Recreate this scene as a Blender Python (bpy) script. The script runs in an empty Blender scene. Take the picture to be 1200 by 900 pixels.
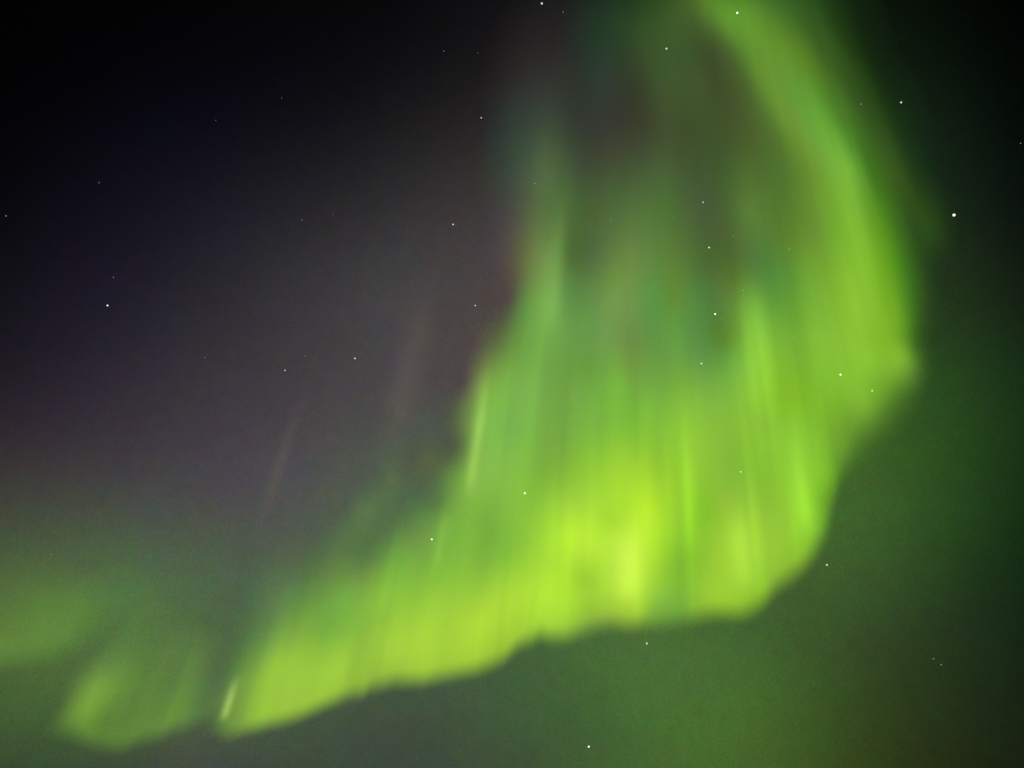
import bpy, math, random
import numpy as np

scene = bpy.context.scene
C = scene.collection
R = math.radians

# ------------------------------------------------------------------ camera
PITCH = R(38.0)          # phone tilted up at the sky; the horizon lies below the frame
LENS = 26.0
EYE = np.array([0.0, 0.0, 1.6])
cam = bpy.data.cameras.new("camera")
cam.lens, cam.sensor_width = LENS, 36.0
cam.clip_start, cam.clip_end = 1.0, 8.0e6
cam_ob = bpy.data.objects.new("camera", cam)
cam_ob.location = EYE
cam_ob.rotation_euler = (math.pi / 2 + PITCH, 0, 0)
C.objects.link(cam_ob)
scene.camera = cam_ob
scene.view_settings.view_transform = 'Standard'
scene.view_settings.look = 'None'
scene.view_settings.exposure = 0.0
scene.view_settings.gamma = 1.0
scene.cycles.transparent_max_bounces = 64
scene.cycles.use_denoising = False

F = LENS / 36.0 * 1200.0                     # focal length in photograph pixels
RIGHT = np.array([1.0, 0.0, 0.0])
UP = np.array([0.0, -math.sin(PITCH), math.cos(PITCH)])
FWD = np.array([0.0, math.cos(PITCH), math.sin(PITCH)])


def direction(x, y):
    """World direction towards a point of the sky given by its photograph pixel."""
    x, y = np.asarray(x, float), np.asarray(y, float)
    d = ((x - 600) / F)[..., None] * RIGHT + ((450 - y) / F)[..., None] * UP + FWD
    return d / np.linalg.norm(d, axis=-1, keepdims=True)


def seen_at(P):
    Q = P - EYE
    w = Q @ FWD
    return 600 + F * (Q @ RIGHT) / w, 450 - F * (Q @ UP) / w


MZX, MZY = 740.0, -700.0                     # magnetic zenith: every auroral ray runs towards it
FIELD = direction(MZX, MZY)
BASE_ALT = 100000.0                          # aurora's lower border, 100 km up


def lin(c):
    c = np.clip(np.asarray(c, float), 0, 255) / 255.0
    return np.where(c <= 0.04045, c / 12.92, ((c + 0.055) / 1.055) ** 2.4)


class Field:
    """Smooth (thin plate) colour field over the sky, stretched along the field lines."""

    def __init__(self, pts, stretch=0.5, smooth=0.02, warp=True):
        a = np.array(pts, float)
        self.s, self.warp = stretch, warp
        self.q = self.co(a[:, 0], a[:, 1])
        n = len(a)
        A = np.zeros((n + 3, n + 3))
        A[:n, :n] = self.k(self.q, self.q) + smooth * np.eye(n)
        A[:n, n] = 1
        A[:n, n + 1:] = self.q
        A[n, :n] = 1
        A[n + 1:, :n] = self.q.T
        rhs = np.zeros((n + 3, 3))
        rhs[:n] = a[:, 2:5]
        self.w = np.linalg.solve(A, rhs)

    def co(self, x, y):
        x, y = np.asarray(x, float), np.asarray(y, float)
        if self.warp:
            x = MZX + (x - MZX) * 1300.0 / (y + 700.0)
        return np.stack([x / 100.0, y / 100.0 * self.s], -1)

    def k(self, p, q):
        r2 = ((p[:, None, :] - q[None, :, :]) ** 2).sum(-1) + 1e-12
        return 0.5 * r2 * np.log(r2)

    def at(self, x, y):
        sh = np.shape(x)
        q = self.co(np.ravel(x), np.ravel(y))
        n = len(self.q)
        out = np.empty((len(q), 3))
        for i in range(0, len(q), 20000):
            p = q[i:i + 20000]
            out[i:i + 20000] = self.k(p, self.q) @ self.w[:n] + self.w[n] + p @ self.w[n + 1:]
        return lin(out).reshape(sh + (3,))


# ------------------------------------------------------------------ colours read off the sky (x, y, r, g, b)
# night sky away from the curtains
SKY_OPEN = [
    (-60, -40, 1, 1, 1), (0, 0, 2, 2, 2), (200, 0, 4, 4, 4), (400, 0, 8, 8, 9), (500, 0, 11, 11, 12), (580, 0, 17, 17, 19),
    (-60, 150, 3, 3, 4), (0, 150, 4, 4, 6), (100, 150, 7, 6, 13), (200, 150, 12, 11, 20), (300, 150, 15, 14, 22), (400, 150, 22, 21, 26),
    (500, 150, 31, 30, 32), (560, 150, 40, 37, 37),
    (-60, 250, 7, 6, 9), (0, 250, 10, 9, 14), (100, 250, 18, 16, 25), (200, 250, 25, 24, 32), (300, 250, 32, 31, 40), (400, 250, 45, 44, 44),
    (500, 250, 54, 52, 54), (570, 250, 65, 61, 59),
    (-60, 350, 15, 13, 19), (0, 350, 20, 18, 25), (100, 350, 29, 26, 36), (200, 350, 37, 34, 44), (300, 350, 50, 47, 52), (400, 350, 62, 60, 63),
    (500, 350, 68, 64, 68), (575, 350, 78, 72, 66),
    (-60, 450, 28, 25, 30), (0, 450, 35, 31, 38), (100, 450, 43, 38, 50), (200, 450, 52, 48, 60), (300, 450, 62, 59, 60), (400, 450, 70, 67, 72),
    (470, 450, 76, 72, 72), (530, 450, 80, 72, 68),
    (-60, 550, 54, 50, 48), (0, 550, 58, 54, 52), (100, 550, 64, 60, 58), (200, 550, 70, 68, 70), (300, 550, 76, 72, 75), (400, 550, 80, 80, 79),
    (480, 540, 76, 88, 74),
    (-60, 620, 62, 74, 54), (0, 600, 66, 72, 58), (100, 600, 68, 76, 66), (200, 600, 74, 84, 74), (300, 600, 78, 83, 77), (400, 600, 82, 97, 74),
    (0, 650, 72, 86, 62), (200, 650, 76, 90, 70), (300, 660, 76, 87, 74), (250, 710, 78, 98, 72),
]
SKY_LOW = [
    (-60, 780, 68, 88, 50), (0, 720, 79, 106, 57), (100, 720, 79, 106, 62), (50, 745, 78, 106, 56), (180, 700, 78, 102, 66), (0, 800, 70, 96, 50), (0, 850, 68, 88, 56),
    (50, 880, 58, 80, 50), (20, 830, 81, 105, 56), (150, 895, 60, 72, 60), (250, 890, 68, 74, 66), (350, 890, 62, 74, 62), (-60, 940, 50, 70, 44),
    (300, 940, 58, 68, 56), (200, 800, 84, 114, 60), (120, 815, 82, 112, 56), (255, 770, 80, 106, 66), (150, 740, 83, 113, 62), (300, 720, 78, 100, 68), (350, 800, 72, 92, 64),
    (450, 850, 66, 80, 62), (500, 830, 66, 82, 62), (600, 850, 64, 84, 58), (600, 940, 60, 78, 50), (600, 785, 70, 98, 58), (700, 775, 70, 106, 54),
    (700, 850, 66, 98, 52), (800, 765, 76, 110, 52), (800, 850, 70, 104, 48), (900, 755, 66, 100, 48), (900, 850, 66, 98, 42), (900, 940, 64, 90, 36),
    (945, 700, 56, 88, 46), (1000, 750, 54, 70, 36), (1000, 850, 52, 70, 30), (1000, 935, 48, 64, 26), (1100, 935, 34, 46, 20), (1050, 790, 46, 64, 29), (1010, 572, 69, 104, 42), (1050, 640, 61, 91, 41), (940, 810, 65, 94, 41), (1050, 700, 52, 80, 38), (1100, 750, 38, 52, 28),
    (1100, 850, 37, 51, 23), (1150, 770, 30, 46, 28), (1190, 700, 20, 40, 20), (1190, 850, 28, 38, 20), (1190, 940, 24, 30, 16), (1250, 850, 18, 28, 14),
    (1250, 700, 14, 32, 15),
]
SKY_RIGHT = [
    (1190, 550, 24, 52, 22), (1250, 550, 16, 38, 16), (1100, 550, 38, 70, 28), (1035, 570, 60, 92, 38), (1100, 460, 46, 80, 30), (1080, 505, 57, 92, 31), (1100, 400, 47, 79, 29), (1190, 450, 24, 50, 26),
    (1150, 350, 28, 44, 24), (1190, 350, 20, 26, 18), (1250, 350, 10, 14, 10), (1110, 320, 42, 68, 34), (1190, 300, 16, 24, 16), (1150, 200, 14, 26, 17),
    (1190, 200, 8, 10, 10), (1105, 210, 24, 48, 25), (1100, 100, 12, 20, 14), (1060, 60, 18, 34, 17), (1190, 50, 3, 3, 4), (1100, 0, 5, 7, 5),
    (1050, 0, 9, 18, 8), (1250, 100, 2, 2, 3),
]
SKY_BEHIND = [
    (700, 380, 58, 70, 50), (700, 560, 62, 82, 54), (850, 480, 52, 76, 40), (950, 300, 44, 62, 34), (800, 100, 34, 46, 28), (700, 200, 46, 46, 42),
    (900, 0, 22, 32, 18), (700, 0, 22, 24, 22), (560, 620, 72, 92, 62), (850, 640, 60, 88, 46), (960, 480, 52, 82, 38), (400, 720, 74, 94, 66),
    (950, 150, 32, 48, 26), (1020, 350, 46, 74, 34),
]
SKY = Field(SKY_OPEN + SKY_LOW + SKY_RIGHT + SKY_BEHIND, stretch=1.0, smooth=0.05, warp=False)

# the great curtain
CURTAIN = [
    (640, 0, 30, 30, 30), (700, 0, 34, 52, 36), (750, 0, 44, 72, 34), (800, 0, 72, 104, 42), (830, 0, 100, 150, 50), (860, 0, 94, 154, 48),
    (900, 0, 70, 116, 42), (950, 0, 44, 80, 32), (1000, 0, 18, 40, 16),
    (650, 50, 40, 38, 36), (700, 50, 38, 58, 40), (750, 50, 52, 76, 40), (800, 50, 62, 86, 44), (840, 35, 98, 140, 54), (870, 45, 112, 166, 56),
    (900, 50, 94, 152, 50), (950, 50, 64, 104, 44), (1000, 50, 34, 66, 30),
    (600, 100, 44, 44, 42), (650, 100, 52, 54, 48), (700, 100, 48, 58, 50), (740, 120, 58, 66, 47), (780, 100, 64, 86, 46), (820, 100, 66, 86, 44),
    (860, 80, 84, 122, 50), (900, 80, 116, 164, 60), (930, 100, 114, 172, 60), (960, 100, 84, 134, 50), (1000, 100, 44, 84, 36), (1050, 100, 22, 44, 20),
    (590, 130, 44, 50, 46), (630, 150, 64, 86, 62), (670, 150, 56, 70, 52), (710, 150, 60, 66, 54), (760, 150, 66, 80, 50), (800, 150, 68, 88, 46),
    (860, 150, 74, 96, 46), (900, 140, 94, 132, 56), (940, 140, 120, 170, 64), (965, 160, 112, 176, 62), (1000, 150, 56, 102, 42), (1050, 150, 30, 62, 28),
    (600, 190, 58, 72, 58), (640, 200, 86, 118, 70), (680, 200, 68, 90, 58), (720, 200, 72, 94, 62), (780, 200, 80, 110, 60), (850, 200, 70, 106, 50),
    (900, 200, 86, 124, 52), (950, 190, 110, 158, 58), (985, 200, 114, 178, 56), (1010, 200, 72, 120, 46), (1060, 200, 36, 74, 32), (1015, 230, 98, 158, 50), (1036, 230, 58, 104, 40), (1000, 178, 70, 122, 46), (950, 225, 92, 136, 50), (925, 275, 84, 126, 48),
    (600, 250, 76, 76, 68), (640, 250, 96, 136, 68), (680, 250, 78, 116, 56), (720, 250, 84, 124, 64), (780, 240, 82, 128, 60), (830, 250, 78, 106, 60),
    (880, 250, 92, 136, 56), (920, 250, 100, 140, 54), (960, 240, 104, 158, 54), (1000, 250, 124, 188, 58), (1030, 250, 86, 142, 44), (1058, 262, 52, 92, 42), (1040, 272, 84, 142, 46), (1018, 270, 126, 188, 54), (1054, 330, 114, 176, 46), (1072, 330, 68, 112, 44), (1092, 330, 46, 78, 36), (1082, 390, 84, 130, 44),
    (590, 300, 82, 76, 70), (612, 300, 104, 118, 70), (640, 300, 118, 164, 80), (670, 300, 84, 130, 56), (700, 300, 92, 128, 70), (740, 300, 112, 152, 72),
    (790, 300, 96, 140, 60), (830, 310, 82, 122, 56), (880, 310, 84, 126, 58), (910, 320, 84, 140, 58), (950, 300, 104, 156, 58), (990, 300, 130, 190, 58),
    (1020, 300, 138, 198, 56), (1045, 300, 110, 170, 42), (1068, 300, 60, 98, 42),
    (598, 350, 84, 80, 68), (612, 360, 96, 138, 66), (640, 350, 120, 170, 78), (670, 350, 96, 146, 70), (720, 350, 112, 150, 74), (770, 350, 92, 148, 68),
    (810, 350, 86, 138, 64), (850, 350, 92, 130, 58), (882, 365, 112, 168, 60), (920, 360, 100, 158, 54), (960, 360, 126, 182, 56), (1000, 380, 136, 196, 56),
    (1040, 380, 132, 194, 48), (1070, 370, 106, 160, 44), (1098, 370, 50, 88, 38),
    (560, 400, 84, 78, 68), (585, 400, 94, 112, 66), (620, 400, 112, 164, 72), (660, 400, 112, 168, 74), (700, 410, 106, 156, 74), (740, 400, 110, 146, 70),
    (780, 400, 104, 160, 70), (820, 420, 100, 156, 72), (860, 420, 114, 176, 66), (885, 405, 128, 186, 60), (930, 420, 122, 180, 52), (980, 420, 138, 198, 58),
    (1020, 420, 138, 198, 52), (1060, 420, 128, 184, 50), (1085, 430, 80, 126, 46),
    (545, 450, 84, 80, 68), (560, 450, 118, 140, 74), (578, 460, 124, 176, 72), (620, 450, 118, 172, 76), (680, 460, 116, 168, 70), (730, 450, 124, 184, 64),
    (780, 460, 122, 180, 64), (830, 450, 122, 178, 70), (880, 460, 136, 196, 58), (930, 460, 130, 190, 48), (980, 460, 134, 196, 52), (1020, 450, 124, 184, 48),
    (1050, 460, 104, 154, 46),
    (528, 500, 82, 94, 68), (545, 500, 106, 134, 70), (562, 500, 128, 182, 78), (590, 500, 124, 180, 78), (640, 500, 118, 172, 70), (700, 500, 122, 180, 66),
    (740, 500, 132, 196, 60), (800, 500, 138, 198, 58), (860, 500, 140, 198, 60), (900, 500, 132, 190, 56), (940, 500, 136, 198, 54), (970, 500, 128, 186, 50),
    (1000, 500, 118, 172, 48),
    (505, 560, 84, 106, 66), (522, 560, 96, 130, 64), (536, 560, 114, 160, 70), (557, 540, 132, 184, 76), (600, 550, 130, 186, 72), (640, 550, 122, 176, 62),
    (680, 550, 140, 196, 58), (730, 540, 160, 214, 56), (770, 540, 152, 206, 54), (820, 550, 142, 198, 56), (860, 570, 144, 200, 60), (900, 550, 140, 202, 54),
    (945, 550, 140, 202, 54), (970, 560, 128, 190, 46),
    (470, 600, 82, 108, 66), (497, 600, 94, 134, 62), (520, 610, 118, 172, 66), (560, 600, 132, 188, 66), (600, 590, 132, 186, 66), (640, 600, 146, 202, 60),
    (680, 590, 172, 222, 56), (720, 600, 170, 226, 54), (760, 590, 182, 232, 50), (800, 600, 148, 206, 50), (850, 590, 160, 206, 62), (880, 620, 164, 216, 60),
    (920, 600, 150, 206, 56), (950, 600, 140, 206, 48), (966, 610, 110, 168, 48),
    (430, 650, 86, 120, 66), (470, 650, 114, 168, 68), (500, 650, 124, 180, 66), (540, 640, 132, 190, 62), (590, 650, 130, 188, 58), (640, 660, 162, 214, 58),
    (680, 640, 184, 232, 60), (700, 670, 166, 216, 58), (720, 630, 188, 238, 62), (735, 650, 198, 244, 74), (760, 640, 182, 232, 54), (800, 640, 138, 200, 48),
    (840, 650, 160, 212, 54), (870, 640, 168, 220, 60), (910, 650, 156, 208, 58), (940, 640, 140, 196, 50),
    (350, 700, 94, 134, 66), (400, 700, 112, 166, 70), (450, 700, 140, 196, 66), (500, 690, 146, 202, 60), (550, 690, 152, 206, 54), (600, 690, 164, 214, 54),
    (640, 690, 172, 222, 56), (680, 690, 160, 208, 56), (720, 690, 188, 236, 66), (745, 690, 190, 238, 66), (780, 690, 136, 192, 60), (830, 700, 156, 208, 54),
    (860, 690, 156, 210, 54), (900, 680, 144, 198, 54),
    (320, 740, 112, 164, 62), (380, 740, 140, 196, 62), (450, 740, 158, 206, 62), (520, 740, 168, 212, 56), (570, 730, 176, 218, 58), (610, 730, 160, 206, 58),
    (650, 725, 158, 206, 60), (700, 720, 156, 208, 56), (750, 720, 160, 208, 58), (830, 715, 148, 196, 50),
    (330, 780, 146, 192, 66), (400, 780, 158, 202, 66), (470, 770, 166, 208, 58), (540, 760, 168, 212, 56), (590, 750, 158, 200, 56),
    (278, 800, 112, 150, 66), (330, 820, 150, 194, 66), (390, 815, 150, 192, 62), (450, 790, 156, 198, 58), (500, 780, 162, 204, 56),
    (300, 850, 140, 182, 62), (272, 855, 112, 152, 58), (290, 770, 116, 158, 66), (268, 825, 112, 150, 66),
    (674, 630, 188, 238, 56), (685, 681, 150, 200, 54), (670, 714, 152, 204, 58), (718, 608, 166, 220, 52), (751, 615, 190, 240, 56), (780, 670, 140, 194, 50),
    (802, 648, 130, 192, 46), (787, 703, 124, 178, 62), (765, 718, 128, 180, 62), (846, 695, 160, 212, 52), (864, 633, 172, 226, 60), (828, 597, 136, 202, 44),
    (956, 645, 120, 168, 54), (986, 600, 60, 92, 40), (992, 575, 64, 102, 42), (535, 525, 82, 98, 64), (512, 590, 92, 124, 64),
    (440, 560, 76, 92, 72), (470, 540, 77, 92, 72), (500, 505, 78, 90, 74), (420, 590, 80, 99, 72), (380, 640, 82, 106, 70), (350, 680, 86, 118, 66), (320, 712, 93, 130, 64),
    (450, 622, 84, 114, 66), (490, 570, 80, 100, 68),
    (250, 780, 80, 108, 66), (290, 710, 82, 112, 72), (350, 650, 80, 98, 76), (400, 620, 80, 100, 76),
]
REFINED = [   # second, closer reading; replaces coarser readings nearby
    (925, 280, 95, 130, 45), (1050, 225, 60, 92, 33), (1090, 260, 38, 66, 22), (700, 250, 78, 99, 54), (860, 330, 88, 120, 48), (1020, 110, 40, 72, 25), (790, 350, 98, 137, 54),
    (720, 330, 108, 144, 63), (720, 200, 68, 82, 54), (750, 450, 118, 170, 66), (650, 520, 121, 173, 68), (900, 520, 140, 200, 56), (680, 590, 166, 216, 64), (450, 720, 146, 196, 61),
    (330, 800, 150, 192, 66), (400, 630, 86, 113, 67), (490, 630, 116, 154, 71), (380, 690, 104, 140, 68), (738, 650, 200, 244, 74), (430, 600, 90, 118, 70), (460, 560, 86, 105, 71),
    (500, 540, 87, 101, 70), (350, 650, 84, 100, 70), (330, 700, 96, 124, 70), (420, 680, 112, 148, 68), (640, 430, 112, 164, 70), (690, 430, 104, 156, 63), (800, 440, 116, 168, 61),
    (850, 400, 97, 143, 50), (930, 470, 130, 188, 42), (640, 250, 87, 114, 64), (670, 300, 78, 110, 52), (800, 150, 64, 80, 45), (250, 832, 104, 142, 66), (290, 782, 110, 150, 59),
    (315, 732, 96, 132, 66), (380, 738, 120, 170, 64), (402, 735, 124, 176, 64), (350, 735, 120, 162, 65), (450, 780, 154, 198, 60), (450, 795, 146, 184, 62), (700, 716, 148, 192, 58),
    (700, 732, 134, 172, 66), (1010, 470, 132, 189, 55), (1010, 500, 108, 158, 47)]
ARC_ROWS = [   # across the arc: (height in the picture, its outer edge, [(x, r, g, b) ...])
    (0, 918, [(800, 72, 104, 42), (830, 100, 150, 50), (850, 98, 154, 48), (880, 84, 136, 45), (900, 70, 116, 42), (925, 56, 96, 37), (950, 44, 80, 30), (975, 30, 58, 22), (1000, 18, 40, 16)]),
    (60, 955, [(820, 54, 74, 38), (845, 70, 86, 46), (865, 86, 128, 45), (885, 98, 146, 48), (905, 104, 150, 50), (925, 96, 140, 42), (940, 84, 124, 38), (960, 60, 94, 34), (980, 50, 84, 30), (1000, 32, 56, 18), (1025, 18, 36, 16)]),
    (130, 1003, [(820, 64, 80, 42), (880, 74, 92, 44), (900, 84, 116, 46), (915, 104, 144, 52), (930, 114, 154, 58), (947, 102, 160, 58), (965, 98, 158, 54), (980, 80, 132, 42), (1000, 66, 108, 36), (1020, 48, 80, 30), (1045, 30, 60, 20), (1068, 20, 38, 19)]),
    (200, 1031, [(860, 66, 100, 46), (900, 74, 108, 46), (925, 88, 124, 45), (950, 108, 146, 47), (970, 114, 166, 56), (985, 118, 178, 58), (1000, 110, 172, 54), (1011, 86, 144, 42), (1022, 64, 116, 30), (1040, 58, 92, 31), (1060, 45, 77, 29), (1077, 30, 60, 20)]),
    (270, 1059, [(940, 96, 132, 45), (960, 108, 146, 50), (975, 110, 168, 48), (990, 118, 178, 46), (1005, 128, 187, 54), (1020, 112, 170, 42), (1035, 90, 150, 32), (1050, 66, 116, 28), (1070, 50, 86, 30)]),
    (330, 1077, [(885, 100, 156, 55), (910, 91, 146, 46), (930, 108, 160, 54), (960, 116, 168, 52), (980, 124, 178, 48), (1000, 132, 189, 50), (1015, 137, 196, 54), (1030, 120, 178, 42), (1045, 106, 164, 36), (1056, 88, 148, 36), (1067, 66, 124, 28), (1082, 58, 92, 32), (1100, 40, 72, 26), (1120, 31, 52, 25)]),
    (400, 1082, [(880, 132, 188, 62), (900, 124, 178, 54), (920, 116, 170, 50), (950, 134, 190, 58), (1000, 140, 197, 54), (1030, 132, 190, 44), (1048, 124, 180, 40), (1064, 88, 142, 36), (1076, 62, 106, 28), (1092, 50, 84, 30), (1104, 44, 76, 28), (1125, 34, 60, 25), (1145, 28, 52, 23)]),
]


def arc_readings():
    """The arc's cross-section, carried smoothly along its curved outer edge."""
    ys = [r[0] for r in ARC_ROWS]
    offs = np.array([-120, -104, -88, -72, -58, -45, -33, -22, -11, 0, 11, 24, 40])
    prof = []
    for y, e, row in ARC_ROWS:
        a = np.array(row, float)
        prof.append([np.interp(offs, a[:, 0] - e, a[:, k]) for k in (1, 2, 3)])
    prof = np.array(prof)
    grid = np.arange(0, 401, 20)
    knots = np.polyfit(ys, [r[1] for r in ARC_ROWS], 4)
    out = []
    for y in grid:
        e = np.polyval(knots, y)
        for j, o in enumerate(offs):
            c = [np.interp(y, ys, prof[:, k, j]) for k in range(3)]
            out.append((float(e + o), float(y), *c))
    return out, (lambda x, y: -10 <= y <= 408 and -134 < x - np.polyval(knots, y) < 56)


ARC, in_arc = arc_readings()
CURTAIN = [(x, y, r * 0.94, g * 0.88, b * 0.93) if 110 < y <= 320 and 610 < x < 900 and (x, y, r, g, b) not in REFINED else (x, y, r, g, b) for x, y, r, g, b in CURTAIN]
CURTAIN = [p for p in CURTAIN if all(math.hypot(p[0] - q[0], p[1] - q[1]) > 17 for q in REFINED)] + REFINED
CURTAIN = [p for p in CURTAIN if not in_arc(p[0], p[1])] + ARC
CURTAIN_EDGE = [
    (222, 866), (240, 866), (256, 874), (275, 872), (300, 865), (340, 854), (380, 838), (420, 826), (460, 816), (500, 809), (540, 801), (566, 795), (584, 788), (596, 779), (606, 771), (620, 765), (632, 760), (648, 765), (664, 764), (680, 759),
    (698, 754), (720, 748), (745, 749), (767, 745), (797, 743), (820, 741), (841, 737), (873, 734), (899, 718), (914, 704), (931, 694), (951, 675), (964, 657),
    (972, 642), (982, 616), (996, 582), (1018, 555), (1050, 528), (1080, 496), (1100, 452), (1118, 390), (1132, 320), (1136, 260), (1130, 200)]

# weaker folds low on the left
LEFT_FOLD = [
    (110, 800, 112, 154, 62), (95, 830, 118, 158, 60), (80, 845, 98, 136, 58), (130, 780, 98, 136, 62), (150, 830, 98, 138, 54), (190, 835, 104, 144, 58),
    (200, 790, 98, 138, 60), (190, 750, 90, 124, 62), (140, 865, 98, 134, 58), (115, 862, 96, 132, 56), (230, 825, 90, 128, 64), (240, 785, 92, 124, 63),
    (220, 720, 78, 106, 66), (150, 720, 82, 112, 64), (60, 830, 70, 94, 56), (50, 800, 71, 98, 54), (90, 770, 76, 104, 58), (120, 845, 88, 124, 52), (210, 760, 96, 132, 64), (20, 820, 70, 94, 54), (280, 760, 80, 110, 68), (180, 690, 78, 102, 66),
    (250, 730, 78, 100, 70), (260, 780, 82, 110, 66), (100, 690, 74, 94, 62), (250, 830, 84, 112, 66), (30, 860, 62, 82, 52)]
LEFT_EDGE = [(0, 862), (40, 868), (75, 874), (100, 884), (125, 890), (142, 889), (160, 882), (182, 876), (200, 868), (214, 866), (228, 861), (244, 850), (262, 836), (280, 818), (310, 790), (340, 755)]
EDGE_PATCH = [
    (50, 740, 96, 136, 60), (20, 745, 95, 132, 58), (100, 710, 88, 126, 62), (0, 700, 86, 116, 58), (60, 700, 88, 124, 62), (125, 735, 82, 116, 60),
    (-50, 740, 90, 124, 56), (0, 650, 75, 91, 63), (100, 660, 74, 92, 64), (160, 690, 78, 104, 66), (-50, 650, 72, 88, 60), (50, 620, 68, 78, 60),
    (180, 660, 76, 92, 70)]
EDGE_PATCH_BASE = [(-110, 800), (-60, 800), (0, 796), (50, 788), (90, 772), (120, 756), (150, 742), (185, 730), (220, 720)]


# ------------------------------------------------------------------ world: night sky glow
world = bpy.data.worlds.new("World")
scene.world = world
world.use_nodes = True
world.cycles.sampling_method = 'NONE'
nt = world.node_tree
nt.nodes.clear()
N = nt.nodes.new
L = nt.links.new
out = N("ShaderNodeOutputWorld")
twilight = N("ShaderNodeTexSky")
twilight.sky_type = 'NISHITA'
twilight.sun_disc = False
twilight.sun_elevation = R(-14)
twilight.sun_rotation = R(180)
bg_t = N("ShaderNodeBackground")
bg_t.inputs["Strength"].default_value = 0.05
L(twilight.outputs[0], bg_t.inputs["Color"])
tc = N("ShaderNodeTexCoord")

gx, gy = np.meshgrid(np.arange(-120, 1330, 120), np.arange(-120, 1030, 120))
lobes = direction(gx.ravel(), gy.ravel())
sx, sy = np.meshgrid(np.arange(-80, 1290, 25), np.arange(-60, 970, 25))
target = SKY.at(np.clip(sx, -60, 1250), np.clip(sy, -40, 940)).reshape(-1, 3)
sd = direction(sx.ravel(), sy.ravel())
KAPPA = 105.0
basis = np.exp(KAPPA * (sd @ lobes.T - 1.0))
wgt = 1.0 / (target.max(1) + 0.012)
def fit_positive(A, y, sweeps=1500):
    """Least squares with no negative light (coordinate descent)."""
    G, h = A.T @ A, A.T @ y
    x = np.zeros_like(h)
    dg = np.diag(G)
    for _ in range(sweeps):
        for j in range(len(dg)):
            x[j] = np.maximum(x[j] + (h[j] - G[j] @ x) / dg[j], 0)
    return x


A = np.vstack([basis * wgt[:, None], 0.02 * np.eye(len(lobes))])
coef = fit_positive(A, np.vstack([target * wgt[:, None], np.zeros((len(lobes), 3))]))


def noise(tree, vec, scale, detail, rough=0.5):
    n = tree.nodes.new("ShaderNodeTexNoise")
    n.inputs["Scale"].default_value = scale
    n.inputs["Detail"].default_value = detail
    n.inputs["Roughness"].default_value = rough
    tree.links.new(vec, n.inputs["Vector"])
    return n


# soft colour mottling and fine grain put into the sky's glow, imitating camera noise
mottle = noise(nt, tc.outputs["Generated"], 14.0, 2.0)
am = N("ShaderNodeVectorMath"); am.operation = 'MULTIPLY_ADD'
L(mottle.outputs["Color"], am.inputs[0]); am.inputs[1].default_value = (0.20, 0.18, 0.26); am.inputs[2].default_value = (0.90, 0.91, 0.87)
grain = noise(nt, tc.outputs["Generated"], 420.0, 2.0, 0.7)
gm = N("ShaderNodeVectorMath"); gm.operation = 'MULTIPLY_ADD'
L(grain.outputs["Color"], gm.inputs[0]); gm.inputs[1].default_value = (0.8, 0.8, 0.8); gm.inputs[2].default_value = (0.6, 0.6, 0.6)
blot = noise(nt, tc.outputs["Generated"], 60.0, 1.0)
bm_ = N("ShaderNodeVectorMath"); bm_.operation = 'MULTIPLY_ADD'
L(blot.outputs["Color"], bm_.inputs[0]); bm_.inputs[1].default_value = (0.26, 0.20, 0.30); bm_.inputs[2].default_value = (0.87, 0.90, 0.85)
mot0 = N("ShaderNodeVectorMath"); mot0.operation = 'MULTIPLY'
L(am.outputs[0], mot0.inputs[0]); L(bm_.outputs[0], mot0.inputs[1])
mott = N("ShaderNodeVectorMath"); mott.operation = 'MULTIPLY'
L(mot0.outputs[0], mott.inputs[0]); L(gm.outputs[0], mott.inputs[1])


def glow_group(lobes, coef):
    """Broad patches of airglow, each a soft bump around one direction of the sky."""
    total = None
    for d, c in zip(lobes, coef):
        dp = N("ShaderNodeVectorMath"); dp.operation = 'DOT_PRODUCT'
        L(tc.outputs["Generated"], dp.inputs[0])
        dp.inputs[1].default_value = tuple(d * KAPPA)
        ex = N("ShaderNodeMath"); ex.operation = 'SUBTRACT'
        L(dp.outputs["Value"], ex.inputs[0]); ex.inputs[1].default_value = KAPPA
        e2 = N("ShaderNodeMath"); e2.operation = 'EXPONENT'
        L(ex.outputs[0], e2.inputs[0])
        ma = N("ShaderNodeVectorMath"); ma.operation = 'MULTIPLY_ADD'
        L(e2.outputs[0], ma.inputs[0])
        ma.inputs[1].default_value = tuple(c)
        if total is not None:
            L(total, ma.inputs[2])
        total = ma.outputs[0]
    m = N("ShaderNodeVectorMath"); m.operation = 'MULTIPLY'
    L(total, m.inputs[0]); L(mott.outputs[0], m.inputs[1])
    b = N("ShaderNodeBackground")
    L(m.outputs[0], b.inputs["Color"])
    return b.outputs[0]


shader = bg_t.outputs[0]
for i in range(0, len(lobes), 10):
    add = N("ShaderNodeAddShader")
    L(shader, add.inputs[0]); L(glow_group(lobes[i:i + 10], coef[i:i + 10]), add.inputs[1])
    shader = add.outputs[0]
L(shader, out.inputs["Surface"])


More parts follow.
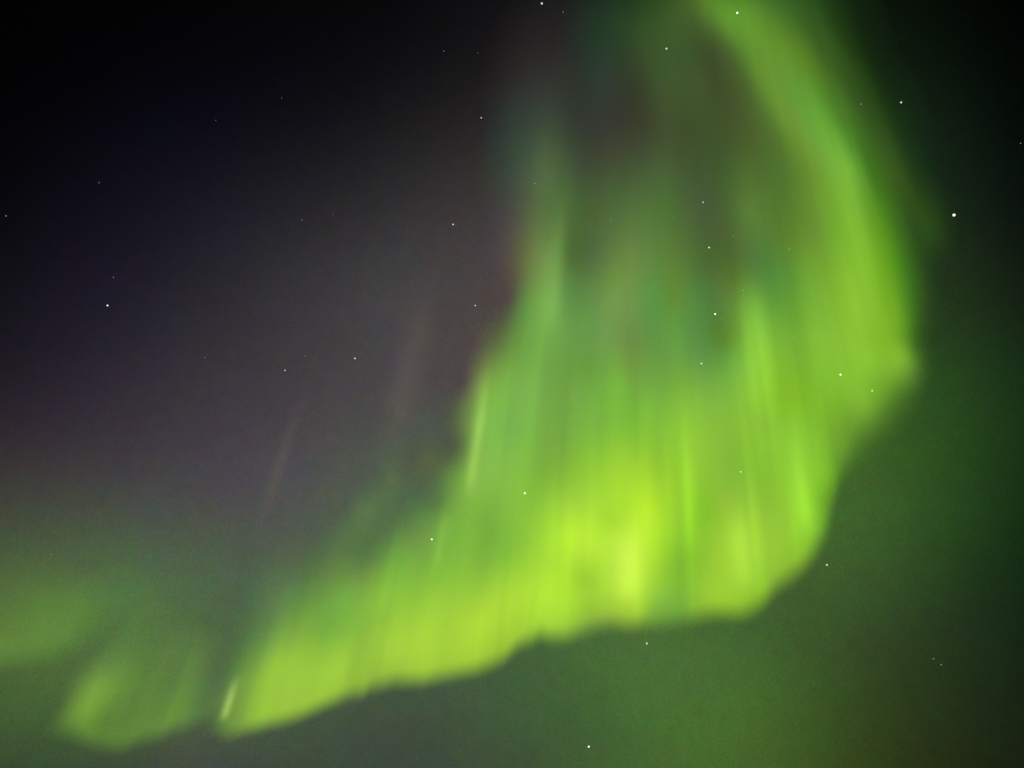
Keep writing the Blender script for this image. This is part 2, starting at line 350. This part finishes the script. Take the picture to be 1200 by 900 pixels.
# ------------------------------------------------------------------ materials
def aurora_material(name, rays, coarse):
    """Glowing gas: adds its light to whatever lies behind; finely rayed along the field lines."""
    m = bpy.data.materials.new(name)
    m.use_nodes = True
    m.cycles.emission_sampling = 'NONE'
    t = m.node_tree
    t.nodes.clear()
    o = t.nodes.new("ShaderNodeOutputMaterial")
    at = t.nodes.new("ShaderNodeAttribute"); at.attribute_name = "glow"
    uv = t.nodes.new("ShaderNodeUVMap"); uv.uv_map = "field_line"

    def ray_noise(su, sv, detail, amp):
        mp = t.nodes.new("ShaderNodeMapping")
        mp.inputs["Scale"].default_value = (su, sv, 1)
        t.links.new(uv.outputs[0], mp.inputs["Vector"])
        n = noise(t, mp.outputs[0], 1.0, detail)
        r = t.nodes.new("ShaderNodeMath"); r.operation = 'MULTIPLY_ADD'
        t.links.new(n.outputs[0], r.inputs[0])
        r.inputs[1].default_value = 2 * amp; r.inputs[2].default_value = 1 - amp
        return r.outputs[0]

    pm = t.nodes.new("ShaderNodeMapping")
    pm.inputs["Scale"].default_value = (1.3, 1.6, 1)
    t.links.new(uv.outputs[0], pm.inputs["Vector"])
    pn = noise(t, pm.outputs[0], 1.0, 2.0)
    pv = t.nodes.new("ShaderNodeVectorMath"); pv.operation = 'MULTIPLY_ADD'
    t.links.new(pn.outputs["Color"], pv.inputs[0])
    pv.inputs[1].default_value = (0.12, 0.08, 0.24); pv.inputs[2].default_value = (0.94, 0.96, 0.88)
    pc = t.nodes.new("ShaderNodeVectorMath"); pc.operation = 'MULTIPLY'
    t.links.new(at.outputs["Color"], pc.inputs[0]); t.links.new(pv.outputs[0], pc.inputs[1])
    a = ray_noise(1.7, 0.8, 1.0, coarse)
    b = ray_noise(6.5, 1.1, 3.0, rays)
    p = t.nodes.new("ShaderNodeMath"); p.operation = 'MULTIPLY'
    t.links.new(a, p.inputs[0]); t.links.new(b, p.inputs[1])
    e = t.nodes.new("ShaderNodeEmission")
    t.links.new(pc.outputs[0], e.inputs["Color"])
    t.links.new(p.outputs[0], e.inputs["Strength"])
    tr = t.nodes.new("ShaderNodeBsdfTransparent")
    ad = t.nodes.new("ShaderNodeAddShader")
    t.links.new(e.outputs[0], ad.inputs[0]); t.links.new(tr.outputs[0], ad.inputs[1])
    t.links.new(ad.outputs[0], o.inputs["Surface"])
    return m


MAT_CURTAIN = aurora_material("aurora_glow", 0.06, 0.13)
MAT_FAINT = aurora_material("faint_aurora_glow", 0.07, 0.14)
MAT_RAY = aurora_material("auroral_ray_glow", 0.05, 0.08)


def tag(o, label=None, cat=None, group=None, kind=None):
    for k, v in (("label", label), ("category", cat), ("group", group), ("kind", kind)):
        if v:
            o[k] = v
    return o


def resample(pts, step):
    p = np.array(pts, float)
    # Catmull-Rom through the points, then even spacing
    q = np.vstack([2 * p[0] - p[1], p, 2 * p[-1] - p[-2]])
    fine = []
    for i in range(1, len(q) - 2):
        for t in np.linspace(0, 1, 12, endpoint=False):
            a, b, c, d = q[i - 1], q[i], q[i + 1], q[i + 2]
            fine.append(0.5 * ((2 * b) + (c - a) * t + (2 * a - 5 * b + 4 * c - d) * t * t + (3 * b - a - 3 * c + d) * t ** 3))
    fine.append(p[-1])
    fine = np.array(fine)
    s = np.concatenate([[0], np.cumsum(np.hypot(*np.diff(fine, axis=0).T))])
    n = max(3, int(s[-1] / step) + 1)
    ss = np.linspace(0, s[-1], n)
    return np.stack([np.interp(ss, s, fine[:, k]) for k in (0, 1)], -1), ss


def smooth01(t):
    t = np.clip(t, 0, 1)
    return t * t * (3 - 2 * t)


def on_base(x, y):
    d = direction(x, y)
    return EYE + d * ((BASE_ALT - EYE[2]) / d[..., 2])[..., None]


def curtain(name, mat, edge, colour, top, step, rows, thick=0.010, parent=None, trim=0.0006, origin=None, split=None, ragged=0.0):
    """An auroral curtain: the lower border runs over the ground at BASE_ALT, the field lines rise from it,
    and the glowing layer is a shell with two faces `thick` apart (as a share of its distance)."""
    path, ss = resample(edge, step)
    verts, faces, glow, uvs = [], [], [], []
    if ragged:
        r = random.Random(len(path))
        knots = np.cumsum([0] + [r.uniform(7, 34) for _ in range(int(ss[-1] / 7))])
        path[:, 1] += np.interp(ss, knots, [r.uniform(-1, 1) * ragged for _ in knots])
    P0 = on_base(path[:, 0], path[:, 1])
    nu = len(path)
    for side in (-0.5, 0.5):
        B0 = P0 * np.array([1 + side * thick, 1 + side * thick, 1.0])
        bx, by = seen_at(B0)
        k = np.linspace(0, 1, rows) ** 1.25
        Y = by[:, None] * (1 - k) + np.minimum(top, by - 20)[:, None] * k if np.ndim(top) else by[:, None] * (1 - k) + top * k
        c = (450 - Y) / F
        Q = B0 - EYE
        h = (c * (Q @ FWD)[:, None] - (Q @ UP)[:, None]) / ((UP @ FIELD) - c * (FWD @ FIELD))
        P = B0[:, None, :] + h[..., None] * FIELD
        X, Yp = seen_at(P.reshape(-1, 3))
        X, Yp = X.reshape(nu, rows), Yp.reshape(nu, rows)
        g = colour(X, Yp, by[:, None] - Yp, ss[:, None], k[None, :]) * 0.5
        off = len(verts)
        verts += [tuple(v) for v in P.reshape(-1, 3)]
        glow.append(g.reshape(-1, 3))
        uvs.append(np.stack([np.repeat(ss / 100.0, rows), (h / 100000.0).ravel()], -1))
        lit = g.max(-1) > trim
        for i in range(nu - 1):
            for j in range(rows - 1):
                if lit[i, j] or lit[i + 1, j] or lit[i, j + 1] or lit[i + 1, j + 1]:
                    a = off + i * rows + j
                    faces.append((a, a + rows, a + rows + 1, a + 1))
    half = nu * rows
    for i in range(nu - 1):                                    # underside of the layer
        a, b = i * rows, (i + 1) * rows
        faces.append((a, b, half + b, half + a))
    V, G, U = np.array(verts), np.vstack(glow), np.vstack(uvs)
    if origin is None:
        origin = P0[nu // 2]
    if split is None:
        return glow_mesh(name, mat, V, G, U, faces, origin, parent)
    root = bpy.data.objects.new(name, None)
    root.location = origin
    C.objects.link(root)
    mid = np.array([V[list(f)].mean(0) for f in faces])
    kinds = split(*seen_at(mid))
    for kind in sorted(set(kinds)):
        glow_mesh(kind, mat, V, G, U, [f for f, q in zip(faces, kinds) if q == kind], origin, root)
    return root


def glow_mesh(name, mat, V, G, U, faces, origin, parent):
    used = np.unique(np.array(faces))
    remap = -np.ones(len(V), int)
    remap[used] = np.arange(len(used))
    V, G, U = V[used], G[used], U[used]
    faces = [tuple(int(remap[q]) for q in f) for f in faces]
    me = bpy.data.meshes.new(name)
    me.from_pydata([tuple(v) for v in (V - origin)], [], faces)
    at = me.attributes.new("glow", 'FLOAT_COLOR', 'POINT')
    at.data.foreach_set("color", np.hstack([G, np.ones((len(G), 1))]).astype(np.float32).ravel())
    uvl = me.uv_layers.new(name="field_line")
    loops = np.empty(len(me.loops), dtype=np.int32)
    me.loops.foreach_get("vertex_index", loops)
    uvl.data.foreach_set("uv", U[loops].astype(np.float32).ravel())
    for p in me.polygons:
        p.use_smooth = True
    me.materials.append(mat)
    o = bpy.data.objects.new(name, me)
    C.objects.link(o)
    if parent is None:
        o.location = origin
    else:
        o.parent = parent
        o.location = tuple(np.array(origin) - np.array(parent.location))
    return o


def ray_structure(seed, count, amp, length):
    """Bundles of rays along a curtain: (place, width, height of middle, reach, strength, skew)."""
    r = random.Random(seed)
    out = []
    while len(out) < count:
        c = r.uniform(0, length)
        lean = r.choice((-1, 1))
        for _ in range(r.randint(1, 5)):
            a = r.gauss(0.15, 0.95) * amp
            w = r.uniform(7, 13) * r.choice((1, 1, 1.5, 2.4)) * (2.0 if a < 0 else 1.0)
            out.append((c + r.gauss(0, 30), w, r.uniform(20, 380), r.uniform(40, 130), a, lean))
    return out


def ray_gain(rays, s, up):
    g = np.ones(np.broadcast(s, up).shape)
    for c, w, h, reach, a, lean in rays:
        d = (s - c) * lean / w
        prof = np.where(d < 0, np.exp(-(d / 0.6) ** 2), np.exp(-(d / 1.8) ** 2))
        g += a * prof * np.exp(-((up - h) / reach) ** 2)
    return np.clip(g, 0.75, 1.3)


def above_sky(field, width, ends=(40, 40), rays=()):
    """Light a curtain adds to the sky behind it; `width` is how softly its lower border starts."""
    def f(X, Y, up, s, k):
        w = width(s) if callable(width) else width
        g = np.maximum(field.at(X, Y) - SKY.at(X, Y), 0)
        e = smooth01(s / ends[0]) * smooth01((s.max() - s) / ends[1])
        return g * (smooth01(up / w) * smooth01((1 - k) / 0.12) * e * ray_gain(rays, s, up))[..., None]
    return f


# ------------------------------------------------------------------ ground under the camera (below the frame)
bm_pts = []
gm_ = bpy.data.meshes.new("ground")
RN = 96
gv, gf = [(0.0, 0.0, 0.0)], []
radii = [2, 6, 20, 80, 400, 2500, 20000]
rng = random.Random(4)
for r in radii:
    for i in range(RN):
        a = 2 * math.pi * i / RN
        gv.append((r * math.cos(a), r * math.sin(a), 0.0 if r < 5 else rng.uniform(-0.02, 0.0) * min(r, 60) * 0.3))
for i in range(RN):
    gf.append((0, 1 + i, 1 + (i + 1) % RN))
for k in range(len(radii) - 1):
    for i in range(RN):
        a, b = 1 + k * RN + i, 1 + k * RN + (i + 1) % RN
        gf.append((a, a + RN, b + RN, b))
gm_.from_pydata(gv, [], gf)
snow = bpy.data.materials.new("night_snow")
snow.use_nodes = True
st = snow.node_tree
sn = noise(st, st.nodes.new("ShaderNodeTexCoord").outputs["Object"], 0.8, 5.0)
sr = st.nodes.new("ShaderNodeValToRGB")
sr.color_ramp.elements[0].color = (0.45, 0.47, 0.5, 1)
sr.color_ramp.elements[1].color = (0.78, 0.8, 0.82, 1)
st.links.new(sn.outputs[0], sr.inputs[0])
st.links.new(sr.outputs[0], st.nodes["Principled BSDF"].inputs["Base Color"])
gm_.materials.append(snow)
ground = bpy.data.objects.new("ground", gm_)
C.objects.link(ground)
tag(ground, "snow covered ground under the night sky", "ground", kind="structure")

# ------------------------------------------------------------------ the great curtain
border = Field(CURTAIN + [p for p in SKY_OPEN if p[1] < 640] + [p for p in SKY_RIGHT if not in_arc(p[0], p[1])], stretch=0.75, smooth=0.004)


def border_width(s):
    # crisp along the lower border, softer where the curtain turns up on the right
    return np.interp(s, [0, 60, 700, 850, 920, 1000, 1100, 1300], [32, 30, 36, 40, 66, 90, 105, 130])


def curtain_parts(X, Y):
    arc = X > np.interp(Y, [0, 150, 300, 420, 560], [800, 880, 945, 985, 1000])
    bright = Y > np.interp(X, [250, 500, 640, 800, 980], [700, 620, 540, 480, 450])
    return np.where(arc, "arc", np.where(bright, "bright_fold", "veil"))


main = curtain("aurora_curtain", MAT_CURTAIN, CURTAIN_EDGE, above_sky(border, border_width, (46, 60), ray_structure(3, 220, 0.085, 1500)), -60.0, 3.2, 150, split=curtain_parts, ragged=3.0)
tag(main, "broad bright yellow green aurora curtain sweeping from low left round to the top right", "aurora")


def ray_colour(rgb, taper_in=0.25, taper_out=0.6):
    c = lin(rgb) if max(rgb) > 1.5 else np.array(rgb)

    def f(X, Y, up, s, k):
        u = s / s.max() * 2 - 1
        prof = np.exp(-4.5 * u * u) - math.exp(-4.5)
        return np.maximum(prof * smooth01(k / taper_in) * smooth01((1 - k) / taper_out), 0)[..., None] * c
    return f


def ray(name, x, y, top, width, rgb, parent=None, mat=None, **kw):
    """One bright pillar along the field lines with its foot seen at (x, y)."""
    e = [(x - width, y), (x - width * 0.3, y + 1), (x + width * 0.3, y + 1), (x + width, y)]
    return curtain(name, mat or MAT_RAY, e, ray_colour(rgb, **kw), float(top), max(1.0, width / 12), 50, 0.006, parent, 0.0002)


RAYS = [   # foot x, foot y, top y, half width, light added (linear)
    (547, 592, 425, 14, (0.11, 0.135, 0.026)),
    (510, 672, 580, 12, (0.04, 0.05, 0.012)),
    (950, 640, 470, 22, (0.07, 0.13, 0.012)),
    (885, 500, 320, 14, (0.006, 0.014, 0.001)),
    (737, 715, 590, 26, (0.12, 0.14, 0.02)),
    (874, 700, 580, 24, (0.07, 0.09, 0.01)),
    (1012, 400, 240, 18, (0.015, 0.03, 0.002)),
    (644, 400, 215, 20, (0.04, 0.08, 0.02)),
    (260, 848, 785, 11, (0.19, 0.25, 0.06)),
]
for r in RAYS:
    ray("ray", *r, parent=main)

# ------------------------------------------------------------------ weaker folds and lone rays on the left
left_f = Field(LEFT_FOLD, stretch=0.8, smooth=0.02)
o = curtain("aurora_fold", MAT_FAINT, LEFT_EDGE, above_sky(left_f, 32.0, (80, 50), ray_structure(5, 40, 0.2, 320)), 660.0, 4.0, 60)
tag(o, "dim green aurora fold low on the left with a slanted brighter streak", "aurora")
patch_f = Field(EDGE_PATCH, stretch=0.8, smooth=0.02)
o = curtain("aurora_patch", MAT_FAINT, EDGE_PATCH_BASE, above_sky(patch_f, 46.0, (10, 80), ray_structure(6, 40, 0.2, 340)), 600.0, 4.0, 60)
tag(o, "soft dull green aurora patch touching the left edge, above the dim fold", "aurora")

o = ray("aurora_ray", 296, 640, 430, 17, (0.026, 0.018, 0.009), taper_in=0.5)
tag(o, "thin faint brownish aurora ray alone in the grey sky above the curtain's left end", "aurora")
o = ray("aurora_ray", 440, 600, 280, 42, (0.030, 0.024, 0.012), taper_in=0.6)
tag(o, "wide faint brownish aurora ray beside the upper left flank of the bright curtain", "aurora")

# ------------------------------------------------------------------ stars
STAR_DIST = 2.2e6


def star_material(name, rgb, strength):
    m = bpy.data.materials.new(name)
    m.use_nodes = True
    m.cycles.emission_sampling = 'NONE'
    t = m.node_tree
    t.nodes.clear()
    o = t.nodes.new("ShaderNodeOutputMaterial")
    e = t.nodes.new("ShaderNodeEmission")
    e.inputs["Color"].default_value = (*rgb, 1)
    e.inputs["Strength"].default_value = strength
    t.links.new(e.outputs[0], o.inputs["Surface"])
    return m


import bmesh


def star_mesh(name, mat):
    bm = bmesh.new()
    bmesh.ops.create_icosphere(bm, subdivisions=2, radius=1.0)
    me = bpy.data.meshes.new(name)
    bm.to_mesh(me)
    bm.free()
    me.materials.append(mat)
    return me


S_BRIGHT = star_mesh("bright_star", star_material("bright_starlight", (1.0, 0.97, 0.88), 1.3))
S_MID = star_mesh("star", star_material("starlight", (0.95, 0.98, 0.9), 0.75))
S_FAINT = star_mesh("faint_star", star_material("faint_starlight", (0.9, 0.92, 0.95), 0.27))
FAINT = "stars too faint to tell apart"
stars = [
    (1118, 252, 'b', 2.3, "brightest star, alone in the black sky right of the curtain"),
    (864, 15, 'b', 1.7, "bright star on the green arc at the top edge"),
    (838, 368, 'b', 1.7, "bright star in the dark pocket inside the curtain, lower of the close pair"),
    (831, 290, 'm', 1.6, "star in the dark pocket inside the curtain, upper of the close pair"),
    (615, 578, 'b', 1.8, "bright star on the left half of the curtain, the lone one beside its brightest glow"),
    (506, 632, 'b', 1.7, "bright star on the left flank of the curtain, where green turns to grey"),
    (126, 358, 'b', 1.3, "brightest star in the purple black sky on the left"),
    (985, 439, 'b', 1.7, "bright star on the bright right fold of the curtain"),
    (969, 662, 'm', 1.7, "star just off the lower right corner of the curtain"),
    (758, 754, 'm', 1.7, "star just under the lower border of the curtain, at its middle"),
    (690, 875, 'b', 1.7, "bright star near the bottom edge, far under the curtain"),
    (635, 4, 'm', 1.8, "star at the top edge, in the dark left of the green arc"),
    (781, 57, 'm', 1.6, "star in the dim green veil left of the arc's top"),
    (1056, 120, 'm', 1.5, "star in the black sky right of the arc, above the brightest star"),
    (531, 263, 'm', 1.5, "star in grey sky beside the upper left flank of the curtain, upper of two"),
    (557, 358, 'm', 1.3, "star in grey sky beside the upper left flank of the curtain, lower of two"),
    (416, 420, 'm', 1.5, "star in the middle of the grey sky left of the curtain"),
    (564, 138, 'm', 1.2, "small star in the dark sky near the top, left of the faint top rays"),
    (1022, 458, 'm', 1.3, "small star at the lower right rim of the right fold"),
    (868, 553, 'm', 1.3, "small star in the bright lower curtain, right of its brightest glow"),
    (822, 426, 'm', 1.5, "star in the curtain just below the dark pocket"),
    (334, 434, 'm', 1.2, "small star in the grey sky, halfway between the left edge star and the curtain"),
    (824, 237, 'm', 1.2, "small star in the upper curtain just above the close pair"),
]
for x, y in [(872, 496), (931, 396), (925, 292), (716, 257), (745, 431), (671, 639), (533, 761), (240, 419), (358, 417), (627, 215),
             (561, 380), (474, 486), (390, 251), (7, 253), (871, 340), (832, 410), (1094, 772), (1103, 779), (354, 258), (660, 14),
             (994, 636), (560, 62), (790, 255), (735, 378), (281, 862), (330, 115), (253, 141), (116, 214), (1196, 168), (1009, 122),
             (859, 276), (133, 325), (520, 60), (450, 640), (846, 373), (60, 650), (666, 595)]:
    stars.append((x, y, 'f', 1.25, None))
rng = random.Random(11)
for x, y, kind, size, label in stars:
    me = {'b': S_BRIGHT, 'm': S_MID, 'f': S_FAINT}[kind]
    o = bpy.data.objects.new("star", me)
    d = direction(x, y)
    o.location = EYE + d * STAR_DIST
    rad = STAR_DIST / F * size * (rng.uniform(0.25, 0.5) if kind == 'f' else 0.58)
    o.scale = (rad, rad, rad)
    tag(o, label or "very faint pinprick star in the night sky", "star", FAINT if not label else None)
    C.objects.link(o)
